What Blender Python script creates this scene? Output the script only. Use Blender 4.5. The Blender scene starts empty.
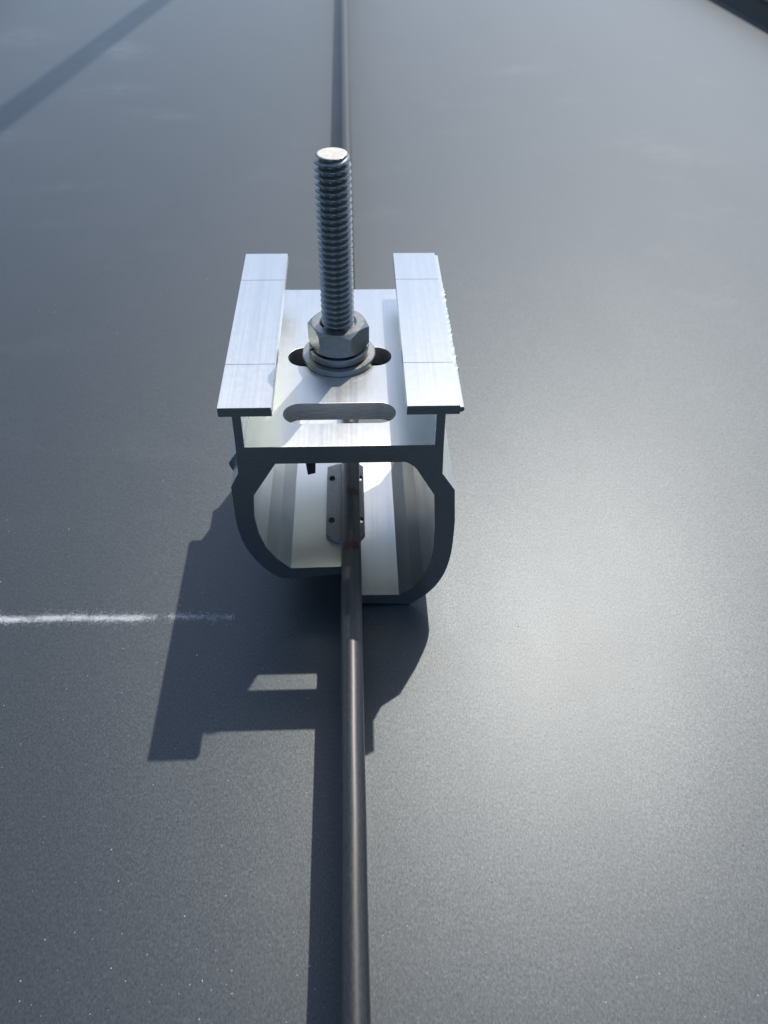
import bpy, bmesh, math, random
from mathutils import Vector, Matrix
from mathutils.geometry import tessellate_polygon

random.seed(7)
MM = 0.001
OX, OY, OZ = 4.0, -168.7, 218.5          # layout is in millimetres measured from the lens; origin moves to the clamp foot
RZ = -218.5                              # roof surface


def V(x, y, z):
    return Vector(((x + OX) * MM, (y + OY) * MM, (z + OZ) * MM))


sc = bpy.context.scene
col = sc.collection

# ------------------------------------------------------------------ camera
cam = bpy.data.cameras.new('camera')
cam.sensor_fit = 'VERTICAL'
cam.sensor_height = 24.0
cam.sensor_width = 18.0
cam.lens = 24.0 * 769.0 / 1024.0
cam.clip_start = 0.01
cam.clip_end = 3000.0
cam.dof.use_dof = True
cam.dof.focus_distance = 0.235
cam.dof.aperture_fstop = 13.0
camo = bpy.data.objects.new('camera', cam)
col.objects.link(camo)
right = Vector((0.99929514, -0.03555987, 0.01202977))
up = Vector((0.01689113, 0.71210914, 0.70186556))
fwd = Vector((0.03352476, 0.70116764, -0.71220785))
m = Matrix((right, up, -fwd)).transposed().to_4x4()
m.translation = V(0, 0, 0)
camo.matrix_world = m
sc.camera = camo

# ------------------------------------------------------------------ sky, sun, exposure
SUN = Vector((0.303, 0.648, 1.0)).normalized()      # towards the sun
elev = math.asin(SUN.z)
w = bpy.data.worlds.new('World')
sc.world = w
w.use_nodes = True
nt = w.node_tree
bg = nt.nodes['Background']
sky = nt.nodes.new('ShaderNodeTexSky')
sky.sky_type = 'NISHITA'
sky.sun_disc = False
sky.sun_elevation = elev
sky.sun_rotation = math.atan2(SUN.x, SUN.y)
sky.air_density = 1.0
sky.dust_density = 1.15
sky.ozone_density = 1.3
nt.links.new(sky.outputs[0], bg.inputs[0])
bg.inputs[1].default_value = 0.15

sl = bpy.data.lights.new('sun', 'SUN')
sl.energy = 3.1
sl.angle = math.radians(0.53)
sl.color = (1.0, 0.922, 0.83)
so = bpy.data.objects.new('sun', sl)
so.rotation_euler = (-SUN).to_track_quat('-Z', 'Y').to_euler()
so.location = (1, 2, 3)
col.objects.link(so)

sc.view_settings.view_transform = 'Standard'
sc.view_settings.look = 'None'
sc.view_settings.exposure = 0.0
sc.view_settings.gamma = 1.0
sc.view_settings.use_curve_mapping = False
sc.cycles.glossy_bounces = 8
sc.cycles.max_bounces = 12
sc.cycles.use_denoising = True
sc.cycles.denoiser = 'OPENIMAGEDENOISE'


# ------------------------------------------------------------------ helpers
def obj(name, bm, mat, parent=None, smooth=None):
    me = bpy.data.meshes.new(name)
    bmesh.ops.recalc_face_normals(bm, faces=bm.faces[:])
    bm.to_mesh(me)
    bm.free()
    me.materials.append(mat)
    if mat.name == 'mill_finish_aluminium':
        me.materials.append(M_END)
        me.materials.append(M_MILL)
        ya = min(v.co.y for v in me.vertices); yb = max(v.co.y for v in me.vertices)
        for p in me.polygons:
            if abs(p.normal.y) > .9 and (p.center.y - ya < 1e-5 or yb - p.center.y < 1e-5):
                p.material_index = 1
            elif name == 'top_plate' and abs(p.normal.z) < .3:
                p.material_index = 2
    if smooth:
        for p in me.polygons:
            p.use_smooth = True
        me.set_sharp_from_angle(angle=math.radians(smooth))
    o = bpy.data.objects.new(name, me)
    col.objects.link(o)
    if smooth and smooth < 32:
        wn = o.modifiers.new('weighted_normal', 'WEIGHTED_NORMAL')
        wn.mode = 'FACE_AREA'
        wn.weight = 100
        wn.keep_sharp = True
    if parent:
        o.parent = parent
        o.matrix_parent_inverse = parent.matrix_world.inverted()
    return o


def empty(name, loc):
    o = bpy.data.objects.new(name, None)
    o.empty_display_size = 0.02
    col.objects.link(o)
    o.matrix_world = Matrix.Translation(loc)
    return o


def tag(o, label=None, cat=None, group=None, kind=None):
    if label: o['label'] = label
    if cat: o['category'] = cat
    if group: o['group'] = group
    if kind: o['kind'] = kind
    return o


def extrude(poly, y0, y1, chamfer=0.0, skip=(), rough=None):
    """profile of (x, z) points pulled along the seam; edges of `skip` indices are left open (they butt against a neighbour)"""
    bm = bmesh.new()
    n = len(poly)
    a = [bm.verts.new(V(x, y0, z)) for x, z in poly]
    b = [bm.verts.new(V(x, y1, z)) for x, z in poly]
    bm.faces.new(a)
    bm.faces.new(b[::-1])
    for i in range(n):
        if i in skip: continue
        j = (i + 1) % n
        bm.faces.new((a[i], b[i], b[j], a[j]))
    if chamfer:
        es = []
        bm.edges.ensure_lookup_table()
        for e in bm.edges:
            if len(e.link_faces) != 2: continue
            if e.calc_face_angle(0) > math.radians(24):
                es.append(e)
        bmesh.ops.bevel(bm, geom=es, offset=chamfer * MM, segments=2, profile=0.5, affect='EDGES', clamp_overlap=True)
    return bm


def smooth_path(pts, k=4):
    """Catmull-Rom through the points"""
    out = []
    n = len(pts)
    for i in range(n - 1):
        p0 = pts[max(i - 1, 0)]; p1 = pts[i]; p2 = pts[i + 1]; p3 = pts[min(i + 2, n - 1)]
        for s in range(k):
            t = s / k
            out.append(tuple(0.5 * ((2 * p1[c]) + (-p0[c] + p2[c]) * t + (2 * p0[c] - 5 * p1[c] + 4 * p2[c] - p3[c]) * t * t
                                    + (-p0[c] + 3 * p1[c] - 3 * p2[c] + p3[c]) * t ** 3) for c in (0, 1)))
    out.append(pts[-1])
    return out


def lathe(bm, prof, cx, cy, n=64, closed=True):
    rings = []
    for r, z in prof:
        rings.append([bm.verts.new(V(cx + r * math.cos(2 * math.pi * i / n), cy + r * math.sin(2 * math.pi * i / n), z)) for i in range(n)])
    k = len(rings)
    for q in range(k if closed else k - 1):
        A, B = rings[q], rings[(q + 1) % k]
        for i in range(n):
            j = (i + 1) % n
            bm.faces.new((A[i], A[j], B[j], B[i]))


def tube(bm, p, q, r, n=32):
    p, q = Vector(p), Vector(q)
    d = (q - p).normalized()
    u = d.cross(Vector((0, 0, 1)) if abs(d.z) < 0.9 else Vector((1, 0, 0))).normalized()
    v = d.cross(u)
    A = [bm.verts.new(p + (u * math.cos(2 * math.pi * i / n) + v * math.sin(2 * math.pi * i / n)) * r) for i in range(n)]
    B = [bm.verts.new(q + (u * math.cos(2 * math.pi * i / n) + v * math.sin(2 * math.pi * i / n)) * r) for i in range(n)]
    bm.faces.new(A); bm.faces.new(B[::-1])
    for i in range(n):
        j = (i + 1) % n
        bm.faces.new((A[i], A[j], B[j], B[i]))


# ------------------------------------------------------------------ materials
def new_mat(name):
    mt = bpy.data.materials.new(name)
    mt.use_nodes = True
    t = mt.node_tree
    return mt, t, t.nodes['Principled BSDF']


def node(t, kind, **kw):
    n = t.nodes.new(kind)
    for k, v in kw.items():
        if k in n.bl_rna.properties: setattr(n, k, v)
        else: n.inputs[k.replace('_', ' ')].default_value = v
    return n


def coords(t, scale, rot=(0, 0, 0)):
    tc = t.nodes.new('ShaderNodeTexCoord')
    mp = t.nodes.new('ShaderNodeMapping')
    mp.inputs['Scale'].default_value = scale
    mp.inputs['Rotation'].default_value = rot
    t.links.new(tc.outputs['Object'], mp.inputs[0])
    return mp.outputs[0]


def noise(t, vec, scale=1.0, detail=2.0, rough=0.5):
    n = node(t, 'ShaderNodeTexNoise')
    n.inputs['Scale'].default_value = scale
    n.inputs['Detail'].default_value = detail
    n.inputs['Roughness'].default_value = rough
    t.links.new(vec, n.inputs['Vector'])
    return n.outputs['Fac']


def remap(t, fac, lo, hi, a, b, clamp=True):
    r = node(t, 'ShaderNodeMapRange')
    r.clamp = clamp
    r.inputs[1].default_value = lo; r.inputs[2].default_value = hi
    r.inputs[3].default_value = a; r.inputs[4].default_value = b
    t.links.new(fac, r.inputs[0])
    return r.outputs[0]


def math_n(t, op, a, b):
    n = t.nodes.new('ShaderNodeMath'); n.operation = op
    for i, s in enumerate((a, b)):
        if isinstance(s, (int, float)): n.inputs[i].default_value = s
        else: t.links.new(s, n.inputs[i])
    return n.outputs[0]


def ramp_col(t, fac, c0, c1):
    mx = t.nodes.new('ShaderNodeMix'); mx.data_type = 'RGBA'
    t.links.new(fac, mx.inputs[0])
    mx.inputs[6].default_value = (*c0, 1); mx.inputs[7].default_value = (*c1, 1)
    return mx.outputs[2]


def bump(t, b, height, dist, strength=1.0, prev=None):
    n = t.nodes.new('ShaderNodeBump')
    n.inputs['Strength'].default_value = strength
    n.inputs['Distance'].default_value = dist
    t.links.new(height, n.inputs['Height'])
    if prev: t.links.new(prev, n.inputs['Normal'])
    if b: t.links.new(n.outputs[0], b.inputs['Normal'])
    return n.outputs[0]


SMUDGES = [(-.215, .677, .034, .040, .3, .42), (-.20, .56, .05, .022, .2, .22), (-.15, .50, .045, .014, -.3, .2), (-.27, .45, .06, .02, .25, .2),
           (-.19, .36, .05, .010, .15, .16), (-.33, .72, .06, .05, .1, .28), (.16, .62, .05, .02, .4, .12), (.24, .42, .06, .03, -.4, .10), (-.17, .06, .03, .012, .9, .12)]


def mat_roof():
    mt, t, b = new_mat('coated_roof_sheet')
    grain = noise(t, coords(t, (2300, 1100, 2300)), 1, 2, .6)          # fine grain, drawn out along the rolling direction
    cloud = noise(t, coords(t, (9, 4, 9)), 1, 5, .6)
    smear = noise(t, coords(t, (14, 30, 14), (0, 0, .5)), 1, 6, .62)
    c = ramp_col(t, remap(t, grain, .3, .7, 0, 1), (.045, .056, .064), (.085, .101, .110))
    hs = t.nodes.new('ShaderNodeMix'); hs.data_type = 'RGBA'
    t.links.new(remap(t, smear, .56, .80, 0, .10), hs.inputs[0])
    t.links.new(c, hs.inputs[6]); hs.inputs[7].default_value = (.23, .24, .25, 1)
    # dried pale smudges wiped across the far left of the sheet
    sm = None
    ragged = noise(t, coords(t, (55, 75, 55), (0, 0, .4)), 1, 6, .7)
    for (cx, cy, rx, ry, rz, amp) in SMUDGES:
        tc = t.nodes.new('ShaderNodeTexCoord')
        mp = t.nodes.new('ShaderNodeMapping'); mp.vector_type = 'TEXTURE'
        mp.inputs['Location'].default_value = (cx, cy, 0)
        mp.inputs['Rotation'].default_value = (0, 0, rz)
        mp.inputs['Scale'].default_value = (rx, ry, 1)
        t.links.new(tc.outputs['Object'], mp.inputs[0])
        gr = t.nodes.new('ShaderNodeTexGradient'); gr.gradient_type = 'SPHERICAL'
        t.links.new(mp.outputs[0], gr.inputs[0])
        k = math_n(t, 'MULTIPLY', remap(t, gr.outputs['Fac'], 0, .8, 0, amp * .5), remap(t, ragged, .40, .62, .0, 1))
        sm = k if sm is None else math_n(t, 'MAXIMUM', sm, k)
    h2 = t.nodes.new('ShaderNodeMix'); h2.data_type = 'RGBA'
    t.links.new(sm, h2.inputs[0])
    t.links.new(hs.outputs[2], h2.inputs[6]); h2.inputs[7].default_value = (.42, .45, .47, 1)
    t.links.new(h2.outputs[2], b.inputs['Base Color'])
    b.inputs['Metallic'].default_value = .85
    r = math_n(t, 'ADD', remap(t, cloud, .3, .7, .47, .53), remap(t, smear, .5, .8, 0, .025))
    t.links.new(r, b.inputs['Roughness'])
    b.inputs['IOR'].default_value = 1.5
    b.inputs['Coat Weight'].default_value = .7
    b.inputs['Coat IOR'].default_value = 1.55
    b.inputs['Coat Roughness'].default_value = .445
    b.inputs['Sheen Weight'].default_value = .6                 # brightens the sheet at grazing angles, tinted bluish
    b.inputs['Sheen Roughness'].default_value = .22
    b.inputs['Sheen Tint'].default_value = (.80, .94, 1.0, 1)
    # metallic flakes: every grain of the coating leans its own way
    wave = noise(t, coords(t, (7, 3, 7)), 1, 2, .5)
    nb = bump(t, None, wave, .0014, .6)
    nb = bump(t, None, grain, .00004, .3, nb)
    vo = t.nodes.new('ShaderNodeTexVoronoi')
    vo.inputs['Scale'].default_value = 1.0
    t.links.new(coords(t, (2700, 1700, 2700)), vo.inputs['Vector'])
    sub = t.nodes.new('ShaderNodeVectorMath'); sub.operation = 'SUBTRACT'
    t.links.new(vo.outputs['Color'], sub.inputs[0]); sub.inputs[1].default_value = (.5, .5, .5)
    mul = t.nodes.new('ShaderNodeVectorMath'); mul.operation = 'MULTIPLY'
    t.links.new(sub.outputs[0], mul.inputs[0]); mul.inputs[1].default_value = (.09, .068, 0)
    add = t.nodes.new('ShaderNodeVectorMath'); add.operation = 'ADD'
    t.links.new(mul.outputs[0], add.inputs[0]); t.links.new(nb, add.inputs[1])
    nrm = t.nodes.new('ShaderNodeVectorMath'); nrm.operation = 'NORMALIZE'
    t.links.new(add.outputs[0], nrm.inputs[0])
    t.links.new(nrm.outputs[0], b.inputs['Normal'])
    t.links.new(nb, b.inputs['Coat Normal'])
    return mt


def mat_seam():
    mt, t, b = new_mat('coated_seam_fold')
    grain = noise(t, coords(t, (2600, 900, 2600)), 1, 3, .6)
    c = ramp_col(t, remap(t, grain, .3, .7, 0, 1), (.021, .024, .028), (.054, .056, .059))
    t.links.new(c, b.inputs['Base Color'])
    b.inputs['Metallic'].default_value = .55
    b.inputs['Coat Weight'].default_value = .6
    b.inputs['Coat Roughness'].default_value = .36
    t.links.new(remap(t, grain, .3, .7, .44, .56), b.inputs['Roughness'])
    bump(t, b, noise(t, coords(t, (900, 260, 900)), 1, 3, .6), .00012, .5)
    return mt


def mat_alu(name='mill_finish_aluminium', base=(.85, .875, .855), rough=.33, streak=1.0):
    mt, t, b = new_mat(name)
    die = noise(t, coords(t, (1500, 9, 1500)), 1, 4, .65)             # die lines along the extrusion
    broad = noise(t, coords(t, (220, 5, 220)), 1, 2, .5)
    spot = noise(t, coords(t, (420, 420, 420)), 1, 4, .6)
    f = math_n(t, 'ADD', remap(t, die, .3, .7, 0, .55 * streak), remap(t, broad, .3, .7, 0, .45 * streak))
    d = tuple(x * .94 for x in base)
    c = ramp_col(t, f, base, d)
    t.links.new(c, b.inputs['Base Color'])
    b.inputs['Metallic'].default_value = 1.0
    b.inputs['Anisotropic'].default_value = .7            # drawn surface: light spreads across the die lines
    tg = t.nodes.new('ShaderNodeCombineXYZ')
    tg.inputs[0].default_value = 1.0; tg.inputs[2].default_value = .13
    t.links.new(tg.outputs[0], b.inputs['Tangent'])
    r = math_n(t, 'ADD', remap(t, die, .3, .7, rough - .03, rough + .035), remap(t, spot, .45, .75, 0, .03))
    t.links.new(r, b.inputs['Roughness'])
    n1 = bump(t, None, die, .00001, .3)
    bump(t, b, spot, .00002, .3, n1)
    return mt


def mat_sawn(name, base, rough):
    mt, t, b = new_mat(name)
    lines = noise(t, coords(t, (260, 260, 2600), (0, .5, 0)), 1, 3, .6)      # saw or cutter marks
    c = ramp_col(t, remap(t, lines, .3, .7, 0, 1), base, tuple(x * .72 for x in base))
    t.links.new(c, b.inputs['Base Color'])
    b.inputs['Metallic'].default_value = 1.0
    t.links.new(remap(t, lines, .3, .7, rough - .05, rough + .1), b.inputs['Roughness'])
    bump(t, b, lines, .00006, .5)
    return mt


def mat_steel(name, base, rough, metallic=1.0):
    mt, t, b = new_mat(name)
    spot = noise(t, coords(t, (700, 700, 700)), 1, 5, .65)
    c = ramp_col(t, remap(t, spot, .35, .7, 0, 1), base, tuple(x * .84 for x in base))
    t.links.new(c, b.inputs['Base Color'])
    b.inputs['Metallic'].default_value = metallic
    t.links.new(remap(t, spot, .3, .7, rough - .06, rough + .09), b.inputs['Roughness'])
    bump(t, b, spot, .00004, .5)
    return mt


def mat_plain(name, c, rough=.7, var=.15, scale=400):
    mt, t, b = new_mat(name)
    n = noise(t, coords(t, (scale,) * 3), 1, 4, .6)
    cc = ramp_col(t, remap(t, n, .3, .7, 0, 1), tuple(min(1, x * (1 + var)) for x in c), tuple(x * (1 - var) for x in c))
    t.links.new(cc, b.inputs['Base Color'])
    b.inputs['Roughness'].default_value = rough
    return mt


M_ROOF = mat_roof()
M_SEAM = mat_seam()
M_ALU = mat_alu()
M_END = mat_sawn('sawn_aluminium_shade', (.46, .475, .48), .30)  # sawn clamp ends, base colour darkened to paint in their shade
M_MILL = mat_sawn('milled_aluminium', (.80, .81, .80), .6)
M_BOLT = mat_steel('zinc_plated_steel', (.29, .315, .325), .38)
M_NUT = mat_steel('nut_steel', (.37, .38, .375), .32)
M_TIP = mat_steel('sawn_bolt_end', (.58, .57, .54), .62)
M_RED = mat_plain('dark_red', (.055, .008, .011), .5, .3)
M_STRIP = mat_steel('stainless_strip', (.30, .31, .315), .32)
M_PIN = mat_steel('dark_pin_steel', (.10, .10, .10), .45)
M_CHALK = mat_plain('white_chalk', (.82, .83, .84), .95, .08)
M_DUST = mat_plain('pale_dust', (.62, .61, .58), .95, .2)
M_GRIT = mat_plain('dark_grit', (.03, .028, .026), .9, .2)
M_RAIL = mat_steel('galvanised_tube', (.45, .46, .47), .45)
M_WALL = mat_plain('pale_render', (.55, .53, .49), .9, .06, 8)
M_GROUND = mat_plain('grass_ground', (.06, .08, .035), .95, .4, .6)

# ------------------------------------------------------------------ setting: ground, wall below, roof with folded seams
bm = bmesh.new()
g = [bm.verts.new((x, y, -5.0)) for x, y in ((-900, -900), (900, -900), (900, 900), (-900, 900))]
bm.faces.new(g)
tag(obj('ground', bm, M_GROUND), kind='structure')

bm = bmesh.new()
bmesh.ops.create_cube(bm, size=1, matrix=Matrix.Translation((0, 2.4, -2.52)) @ Matrix.Diagonal((4.2, 8.6, 4.96, 1)))
tag(obj('wall', bm, M_WALL), kind='structure')

roof = empty('roof', V(-4, 168.7, RZ))
tag(roof, kind='structure')
Y0, Y1 = -1700.0, 6800.0
SEAM_R, SEAM_H, WEB = 3.3, 31.5, 1.35


def seam_x(k, y):
    """centre line of seam k; panels taper a little on the right"""
    if k == 0: return -2.55 - max(0, y - 260) * .0042
    if k == 1: return 449.5 - (y - 915.3) * .10
    if k == -1: return -446.0
    return 446.0 * k + (0 if k < 0 else (-(y - 915.3) * .12))


def seam_profile(H):
    """half-open fold: from left pan up the web, round the rolled edge, down to right pan"""
    R, W = SEAM_R, WEB
    pts = []
    f = .7
    for i in range(5):
        a = math.pi / 2 * i / 4
        pts.append((-W - f + f * math.sin(a), f - f * math.cos(a)))
    cz = H - R
    a0 = math.asin(W / R)
    for i in range(25):
        a = math.pi + (math.pi / 2 - a0) - (2 * math.pi - 2 * a0) * i / 24
        pts.append((R * math.cos(a), cz + R * math.sin(a)))
    for i in range(5):
        a = math.pi / 2 * (4 - i) / 4
        pts.append((W + f - f * math.sin(a), f - f * math.cos(a)))
    return pts


EDGE = WEB + .7
for k in (-3, -2, -1, 0, 1, 2, 3):
    prof = seam_profile(SEAM_H if k == 0 else 25.0)
    bm = bmesh.new()
    ys = [Y0] + [y for y in range(-100, 1500, 20)] + [Y1]
    prev = None
    for y in ys:
        x0 = seam_x(k, y)
        jit = random.gauss(0, .05) if -100 < y < 1500 else 0
        ring = [bm.verts.new(V(x0 + x + jit * (z / SEAM_H), y, RZ + z + .0)) for x, z in prof]
        if prev:
            for i in range(len(ring) - 1):
                bm.faces.new((prev[i], ring[i], ring[i + 1], prev[i + 1]))
        prev = ring
    so_ = obj('seam', bm, M_SEAM, roof, smooth=40)
    if k == 0: main_seam = so_
for k in range(-4, 4):
    bm = bmesh.new()
    ys = [Y0, 0, 260, 1200, Y1]
    prev = None
    for y in ys:
        xl = (seam_x(k, y) + EDGE) if k > -4 else seam_x(-3, y) - 440
        xr = (seam_x(k + 1, y) - EDGE) if k < 3 else seam_x(3, y) + 440
        row = [bm.verts.new(V(xl + (xr - xl) * i / 8, y, RZ)) for i in range(9)]
        if prev:
            for i in range(8):
                bm.faces.new((prev[i], prev[i + 1], row[i + 1], row[i]))
        prev = row
    obj('panel', bm, M_ROOF, roof)

# dark red patches on top of the fold, inside the clamp
for ya, yb, a0, a1 in ((193.4, 196.6, 35, 115), (167.6, 171.2, 40, 140)):
    bm = bmesh.new()
    grid = []
    for i in range(9):
        row = []
        for j in range(13):
            yy = ya + (yb - ya) * i / 8 + .5 * math.sin(j * 1.3 + i)
            an = math.radians(a0 + (a1 - a0) * j / 12 + 5 * math.sin(i * 1.1))
            r = SEAM_R + .06
            row.append(bm.verts.new(V(seam_x(0, yy) + r * math.cos(an), yy, RZ + SEAM_H - SEAM_R + r * math.sin(an))))
        grid.append(row)
    for i in range(8):
        for j in range(12):
            bm.faces.new((grid[i][j], grid[i][j + 1], grid[i + 1][j + 1], grid[i + 1][j]))
    o = obj('red_dab', bm, M_RED, main_seam, smooth=60)

# ------------------------------------------------------------------ the seam clamp
YF, YB = 168.7, 257.0
CX = -5.35                                # bolt axis
BY = 214.0
ZT, ZB = -144.1, -150.6                   # top plate
clamp = empty('seam_clamp', V(-4, (YF + YB) / 2, RZ))
tag(clamp, 'silver extruded aluminium clamp with two raised rails, gripping the dark roof seam', 'clamp')

XL, XR = -24.0, 14.3


def slot(x0, x1, yc, r, n=12):
    pts = []
    for i in range(n + 1):
        a = -math.pi / 2 + math.pi * i / n
        pts.append((x1 - r + r * math.cos(a), yc + r * math.sin(a)))
    for i in range(n + 1):
        a = math.pi / 2 + math.pi * i / n
        pts.append((x0 + r + r * math.cos(a), yc + r * math.sin(a)))
    return pts


outer = [(XL, YF), (XR, YF), (XR, YB), (XL, YB)]
holes = [slot(-22.1, 11.8, 213.8, 5.3), slot(-22.1, 11.9, 184.0, 4.9)]
loops = [outer] + holes
flat = [p for l in loops for p in l]
tris = tessellate_polygon([[Vector((x, y, 0)) for x, y in l] for l in loops])
bm = bmesh.new()
ch = .3
top = [bm.verts.new(V(x, y, ZT)) for x, y in flat]
bot = [bm.verts.new(V(x, y, ZB)) for x, y in flat]
for a, b_, c in tris:
    bm.faces.new((top[a], top[b_], top[c]))
    bm.faces.new((bot[c], bot[b_], bot[a]))
off = 0
for li, l in enumerate(loops):
    n = len(l)
    for i in range(n):
        j = (i + 1) % n
        if li == 0 and i in (1, 3): continue          # butts against the jaws
        bm.faces.new((top[off + i], top[off + j], bot[off + j], bot[off + i]))
    off += n
bmesh.ops.recalc_face_normals(bm, faces=bm.faces[:])
es = [e for e in bm.edges if len(e.link_faces) == 2 and math.radians(70) < e.calc_face_angle(0) < math.radians(110)]
bmesh.ops.bevel(bm, geom=es, offset=.22 * MM, segments=2, profile=.5, affect='EDGES', clamp_overlap=True)
obj('top_plate', bm, M_ALU, clamp, smooth=30)

# left jaw: curls under the fold and stops higher than the right one
o_arc = smooth_path([(-38.2, -168.0), (-38.2, -176.5), (-36.9, -185.5), (-34.0, -193.2), (-30.2, -199.0), (-26.6, -202.4), (-23.0, -202.9)], 4)
i_arc = smooth_path([(-22.9, -197.5), (-27.0, -192.6), (-30.2, -186.6), (-31.8, -180.0), (-32.4, -172.5), (-31.6, -163.3)], 1)
jl = [(XL, ZT), (-32.2, ZT), (-34.7, ZT), (-35.2, -154.0), (-38.0, -159.6)] + o_arc + [(-12.0, -201.6), (-4.3, -200.7), (-4.3, -197.1)] + i_arc + [(XL, ZB)]
obj('jaw', extrude(jl, YF, YB, .22, skip=(1, len(jl) - 1)), M_ALU, clamp, smooth=10)

o_arc = smooth_path([(30.7, -176.0), (30.8, -185.0), (30.5, -193.0), (29.2, -201.0), (26.6, -208.0), (22.9, -213.5), (17.9, -218.3)], 4)
i_arc = smooth_path([(13.84, -212.9), (18.3, -209.5), (22.0, -203.6), (24.0, -196.5), (24.6, -188.0), (24.4, -178.0)], 1)
fil = smooth_path([(18.2, -154.6), (16.6, -152.2), (14.3, ZB)], 3)
jr = ([(XR, ZT), (22.45, ZT), (25.0, ZT), (25.4, -155.4), (29.6, -162.3)] + o_arc + [(2.0, -217.4), (-1.0, -217.4), (-1.0, -212.7)] + i_arc
      + [(23.4, -164.3)] + fil)
obj('jaw', extrude(jr, YF, YB, .22, skip=(1, len(jr) - 1)), M_ALU, clamp, smooth=10)

# ridge standing out of the left shoulder behind the front edge
obj('side_lug', extrude([(-35.2, -151.5), (-39.3, -157.6), (-39.3, -158.8), (-37.0, -164.5)], 177.5, YB - .6, .15), M_ALU, clamp, smooth=22)


# rails: stem and flange, the flange top scored across in two places
def rail(poly, name='rail'):
    bm = extrude(poly, YF, YB, .2, skip=(0,))
    return obj(name, bm, M_ALU, clamp, smooth=22)


GR = (189.4, 238.4)
GW = .2


def scored_flange(parent, x0, x1, z0, z1):
    """upper skin of the flange in three lengths with hairline joints between them"""
    for ya, yb in ((YF + .02, GR[0] - GW / 2), (GR[0] + GW / 2, GR[1] - GW / 2), (GR[1] + GW / 2, YB - .02)):
        bm = extrude([(x0, z0), (x1, z0), (x1, z1), (x0, z1)], ya, yb, .09)
        obj('scored_face', bm, M_ALU, parent, smooth=22)


sl_, sr_ = -34.7, -32.2
r1 = rail([(sr_ + .0, ZT), (sl_, ZT), (-34.4, -133.0), (-38.1, -133.0), (-38.1, -130.45), (-23.35, -130.45), (-23.35, -133.0), (-31.9, -133.0)])
scored_flange(r1, -38.02, -23.43, -130.46, -130.0)
r2 = rail([(25.0, ZT), (22.45, ZT), (22.3, -133.0), (13.95, -133.0), (13.95, -130.45), (28.7, -130.45), (28.7, -133.0), (24.8, -133.0)])
scored_flange(r2, 14.03, 28.62, -130.46, -130.0)
# ragged saw ledge along the outer edge of the right flange
bm = bmesh.new()
prev = None
y = YF + .3
n = 120
for i in range(n + 1):
    y = YF + .3 + (YB - YF - .6) * i / n
    rag = 0
    if 188 < y < 240: rag = random.uniform(-.15, .5) * (1 if random.random() < .6 else .2)
    xo = 29.9 + rag
    dz = random.uniform(-.03, .03) if rag else 0
    ring = [bm.verts.new(V(x, y, z)) for x, z in ((28.69, -130.75), (xo - .2, -130.8 + dz), (xo, -131.1 + dz), (xo, -132.0), (29.2, -132.5), (28.69, -132.5))]
    if prev:
        for q in range(5):
            bm.faces.new((prev[q], prev[q + 1], ring[q + 1], ring[q]))
    else:
        bm.faces.new(ring)
    prev = ring
bm.faces.new(prev[::-1])
obj('saw_edge', bm, M_ALU, r2, smooth=60)

# little pin under the plate
bm = bmesh.new()
q = [(-15.2, ZB + .3), (-12.3, ZB + .3), (-12.5, -154.9), (-14.8, -155.6)]
a = [bm.verts.new(V(x, 169.2, z)) for x, z in q]
b_ = [bm.verts.new(V(x, 172.0, z)) for x, z in q]
bm.faces.new(a); bm.faces.new(b_[::-1])
for i in range(4):
    bm.faces.new((a[i], b_[i], b_[(i + 1) % 4], a[(i + 1) % 4]))
obj('locating_pin', bm, M_PIN, clamp)


# perforated grip strips on either side of the seam
def grip(x0, x1, hx, z0, z1):
    out = [(x0 if hx < -4 else x1, 216.5), (x0 if hx < -4 else x1, 182.0), ((x0 + x1) / 2, 179.3), (x1 if hx < -4 else x0, 179.3), (x1 if hx < -4 else x0, 218), ((x0 + x1) / 2, 218)]
    hs = [[(hx + 1.1 * math.cos(2 * math.pi * i / 12), yy + 1.5 * math.sin(2 * math.pi * i / 12)) for i in range(12)] for yy in (188.5, 210.2)]
    lp = [out] + hs
    fl = [p for l in lp for p in l]
    tr = tessellate_polygon([[Vector((x, y, 0)) for x, y in l] for l in lp])
    bm = bmesh.new()
    tp = [bm.verts.new(V(x, y, z1)) for x, y in fl]
    bt = [bm.verts.new(V(x, y, z0)) for x, y in fl]
    for a, b2, c in tr:
        bm.faces.new((tp[a], tp[b2], tp[c])); bm.faces.new((bt[c], bt[b2], bt[a]))
    of = 0
    for l in lp:
        k = len(l)
        for i in range(k):
            j = (i + 1) % k
            bm.faces.new((tp[of + i], tp[of + j], bt[of + j], bt[of + i]))
        of += k
    return obj('grip_strip', bm, M_STRIP, clamp)


grip(-11.3, -4.2, -10.0 + .6, -197.0, -195.2)
grip(-1.1, 2.2, .75, -197.0, -195.2)

# ------------------------------------------------------------------ threaded bolt with nut and washers
bolt = empty('threaded_bolt', V(CX, BY, ZT))
tag(bolt, 'upright grey steel threaded bolt with hex nut and washers, standing in the clamp slot', 'bolt')
RM, RN, PITCH = 5.15, 3.85, 1.9
ZTIP, ZBOT = -79.7, -155.0
bm = bmesh.new()
NS, PER = 56, 10
L = ZTIP - ZBOT
rows = int(L / PITCH * PER)
tprof = [0, .12, .5, .9, 1, 1, .9, .5, .12, 0]


def tri(u):
    u = u % 1.0
    v = 1 - abs(2 * u - 1)
    v = min(1, max(0, (v - .10) / .74))
    return v


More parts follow.
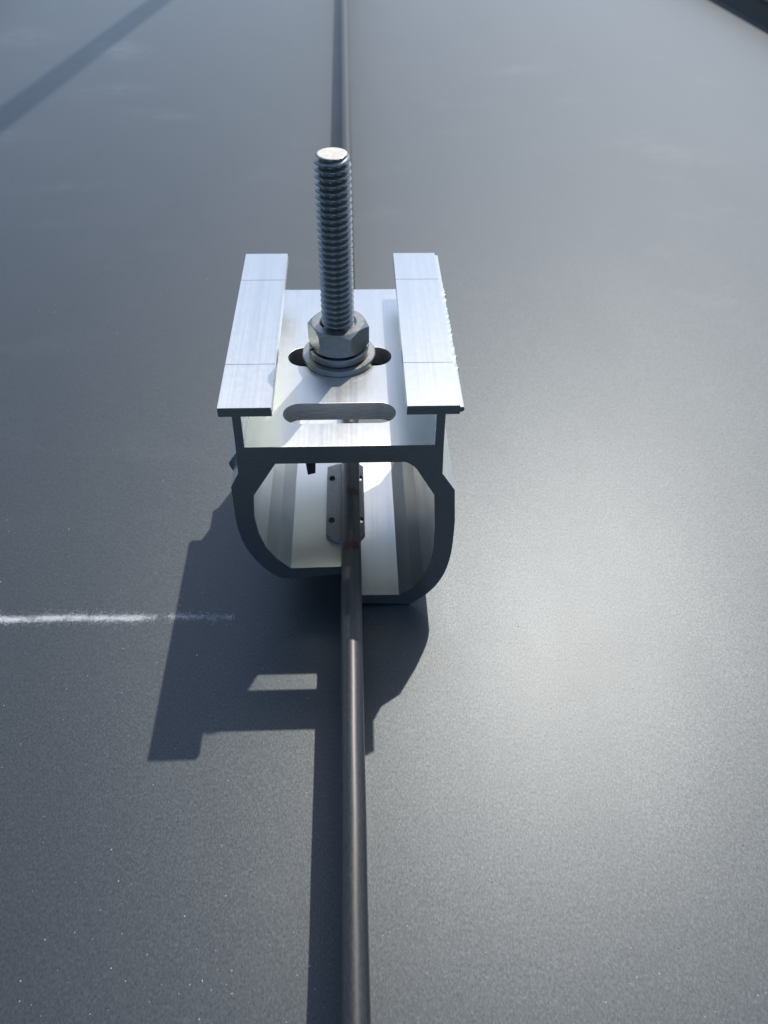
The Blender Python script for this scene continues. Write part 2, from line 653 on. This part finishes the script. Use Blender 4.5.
prev = None
for rI in range(rows + 1):
    z = ZBOT + L * rI / rows
    ring = []
    for i in range(NS):
        th = 2 * math.pi * i / NS
        r = RN + (RM - RN) * tri(z / PITCH - th / (2 * math.pi))
        d = ZTIP - z
        r = min(r, 4.35 + d * .55) if d < 1.6 else r
        ring.append(bm.verts.new(V(CX + r * math.cos(th), BY + r * math.sin(th), z)))
    if prev:
        for i in range(NS):
            j = (i + 1) % NS
            bm.faces.new((prev[i], prev[j], ring[j], ring[i]))
    else:
        bm.faces.new(ring[::-1])
    prev = ring
# slightly dished, chamfered end
last = prev
for rr, zz in ((4.2, ZTIP + .05), (3.6, ZTIP + .0), (2.0, ZTIP - .12), (.5, ZTIP - .15)):
    ring = [bm.verts.new(V(CX + rr * math.cos(2 * math.pi * i / NS), BY + rr * math.sin(2 * math.pi * i / NS), zz)) for i in range(NS)]
    for i in range(NS):
        j = (i + 1) % NS
        bm.faces.new((last[i], last[j], ring[j], ring[i]))
    last = ring
bm.faces.new(last)
cap = bmesh.new()
lathe(cap, [(4.05, ZTIP + .07), (3.6, ZTIP + .10), (2.0, ZTIP + .06), (.4, ZTIP + .03)], CX, BY, 48, closed=False)
cap.faces.new([v for v in cap.verts][-48:])
obj('end_face', cap, M_TIP, bolt)
obj('shaft', bm, M_BOLT, bolt, smooth=32)

hb = extrude([(CX - 19, ZB - 5.2), (CX + 19, ZB - 5.2), (CX + 19, ZB - .05), (CX - 19, ZB - .05)], BY - 6.6, BY + 6.6, .6)
obj('tee_head', hb, M_PIN, bolt, smooth=25)
bm = bmesh.new()
lathe(bm, [(11.9, ZT + .25), (11.9, ZT + 1.6), (11.6, ZT + 1.9), (5.6, ZT + 1.9), (5.6, ZT + .05), (11.7, ZT + .05)], CX, BY, 80)
obj('flat_washer', bm, M_NUT, bolt, smooth=30)

# split spring washer
bm = bmesh.new()
prev = None
N = 90
for i in range(N + 1):
    th = math.radians(200) + (2 * math.pi - .07) * i / N
    lift = .35 * i / N
    z0 = ZT + 1.95 + lift
    ring = [bm.verts.new(V(CX + r * math.cos(th), BY + r * math.sin(th), z)) for r, z in
            ((5.7, z0), (9.5, z0), (9.7, z0 + .2), (9.7, z0 + 2.2), (9.4, z0 + 2.45), (5.7, z0 + 2.45))]
    if prev:
        for q in range(6):
            bm.faces.new((prev[q], prev[(q + 1) % 6], ring[(q + 1) % 6], ring[q]))
    else:
        bm.faces.new(ring)
    prev = ring
bm.faces.new(prev[::-1])
obj('spring_washer', bm, M_NUT, bolt, smooth=30)

# hex nut with chamfered crown
bm = bmesh.new()
NN = 120
AF = 8.55
NZ0, NZ1 = ZT + 4.75, ZT + 13.0
rot0 = math.radians(-90 + 23)
rc = AF * 1.0
rings = []
rows = [[] for _ in range(8)]
for i in range(NN):
    th = 2 * math.pi * i / NN
    a = ((th) % (math.pi / 3)) - math.pi / 6
    rh = AF / math.cos(a)
    A = th + rot0
    cs, sn = math.cos(A), math.sin(A)
    drop = (rh - rc * .97) * math.tan(math.radians(38))
    for k, (r, z) in enumerate(((5.3, NZ0 + .6), (5.9, NZ0), (rc * .97, NZ0), (rh, NZ0 + drop), (rh, NZ1 - drop), (rc * .97, NZ1), (5.9, NZ1), (5.15, NZ1 - .8))):
        rows[k].append(bm.verts.new(V(CX + r * cs, BY + r * sn, z)))
for k in range(8):
    A, B = rows[k], rows[(k + 1) % 8]
    for i in range(NN):
        j = (i + 1) % NN
        bm.faces.new((A[i], A[j], B[j], B[i]))
obj('hex_nut', bm, M_NUT, bolt, smooth=25)

# ------------------------------------------------------------------ chalk line: thousands of chalk crumbs caught on the coating
def fleck(bm, x, y, z, s, asp, ang):
    n = 5
    vs = []
    for i in range(n):
        a = 2 * math.pi * i / n + random.uniform(-.4, .4)
        r = s * random.uniform(.6, 1.1)
        dx, dy = r * math.cos(a), r * math.sin(a) * asp
        vs.append(bm.verts.new(V(x + dx * math.cos(ang) - dy * math.sin(ang), y + dx * math.sin(ang) + dy * math.cos(ang), z + random.uniform(0, .02))))
    c = bm.verts.new(V(x, y, z + s * .45))
    for i in range(n):
        bm.faces.new((vs[i], vs[(i + 1) % n], c))


bm = bmesh.new()
for _ in range(30000):
    x = random.uniform(-175, -44)
    if x < -76: d = 1.0
    elif x < -71: d = .55
    elif x < -67: d = .12
    elif x < -55: d = .40
    else: d = .16
    d *= .80 + .20 * math.sin(x * .55 + 2 * math.sin(x * .13))
    if random.random() > d: continue
    wob = .22 * math.sin(x * .17) + .1 * math.sin(x * .9 + 1)
    y = 165.6 + (x + 100) * -.012 + wob + random.gauss(0, .74 if random.random() < .82 else 1.7)
    fleck(bm, x, y, RZ + .02, random.uniform(.05, .15), random.uniform(.4, 1), random.uniform(0, 3.14))
tag(obj('chalk_line', bm, M_CHALK), 'broken white chalk line drawn across the dark roof panel beside the clamp', 'chalk mark')

# dust and grit lying on the sheet
for nm, mt, cnt, lo, hi, lab, cat in (('dust', M_DUST, 1000, .08, .26, 'scattered pale dust specks on the dark roof sheet', 'dust'),
                                     ('grit', M_GRIT, 220, .08, .2, 'scattered dark grit specks on the roof sheet', 'grit')):
    bm = bmesh.new()
    for _ in range(cnt):
        y = 30 + 500 * random.random() ** 1.6
        x = random.uniform(-1, 1) * (80 + y * .48)
        if -45 < x < 34 and 160 < y < 262: continue
        if abs(x + 2.6) < 6: continue
        s = random.uniform(lo, hi) * (1.6 if random.random() < .06 else 1)
        fleck(bm, x, y, RZ + .02, s, random.uniform(.35, 1), random.uniform(0, 3.14))
    tag(obj(nm, bm, mt), lab, cat, kind='stuff')

# ------------------------------------------------------------------ unseen tube rail added to cast the shadow band at the far left
HR = 700.0
railo = empty('added_shadow_rail', V(28, 1600, RZ))
tag(railo, 'unseen galvanised tube on posts, added above the roof to cast a slanting shadow band', 'added shadow caster')


def rail_x(yr):                    # top tube runs parallel to its shadow
    ys_ = yr - .648 * HR
    return -217.0 + (ys_ - 1043.0) * .155 + .303 * HR


bm = bmesh.new()
tube(bm, V(rail_x(-600), -600, RZ + HR), V(rail_x(1640), 1640, RZ + HR), .0135)
obj('top_tube', bm, M_RAIL, railo, smooth=40)
for yy in (-600, 1610):
    bm = bmesh.new()
    tube(bm, V(rail_x(yy), yy, RZ + 6), V(rail_x(yy), yy, RZ + HR - 10), .0135)
    p = obj('post', bm, M_RAIL, railo, smooth=40)
    bm = bmesh.new()
    bmesh.ops.create_cube(bm, size=1, matrix=Matrix.Translation(V(rail_x(yy), yy, RZ + 3.1)) @ Matrix.Diagonal((.09, .09, .006, 1)))
    obj('base_plate', bm, M_RAIL, p)
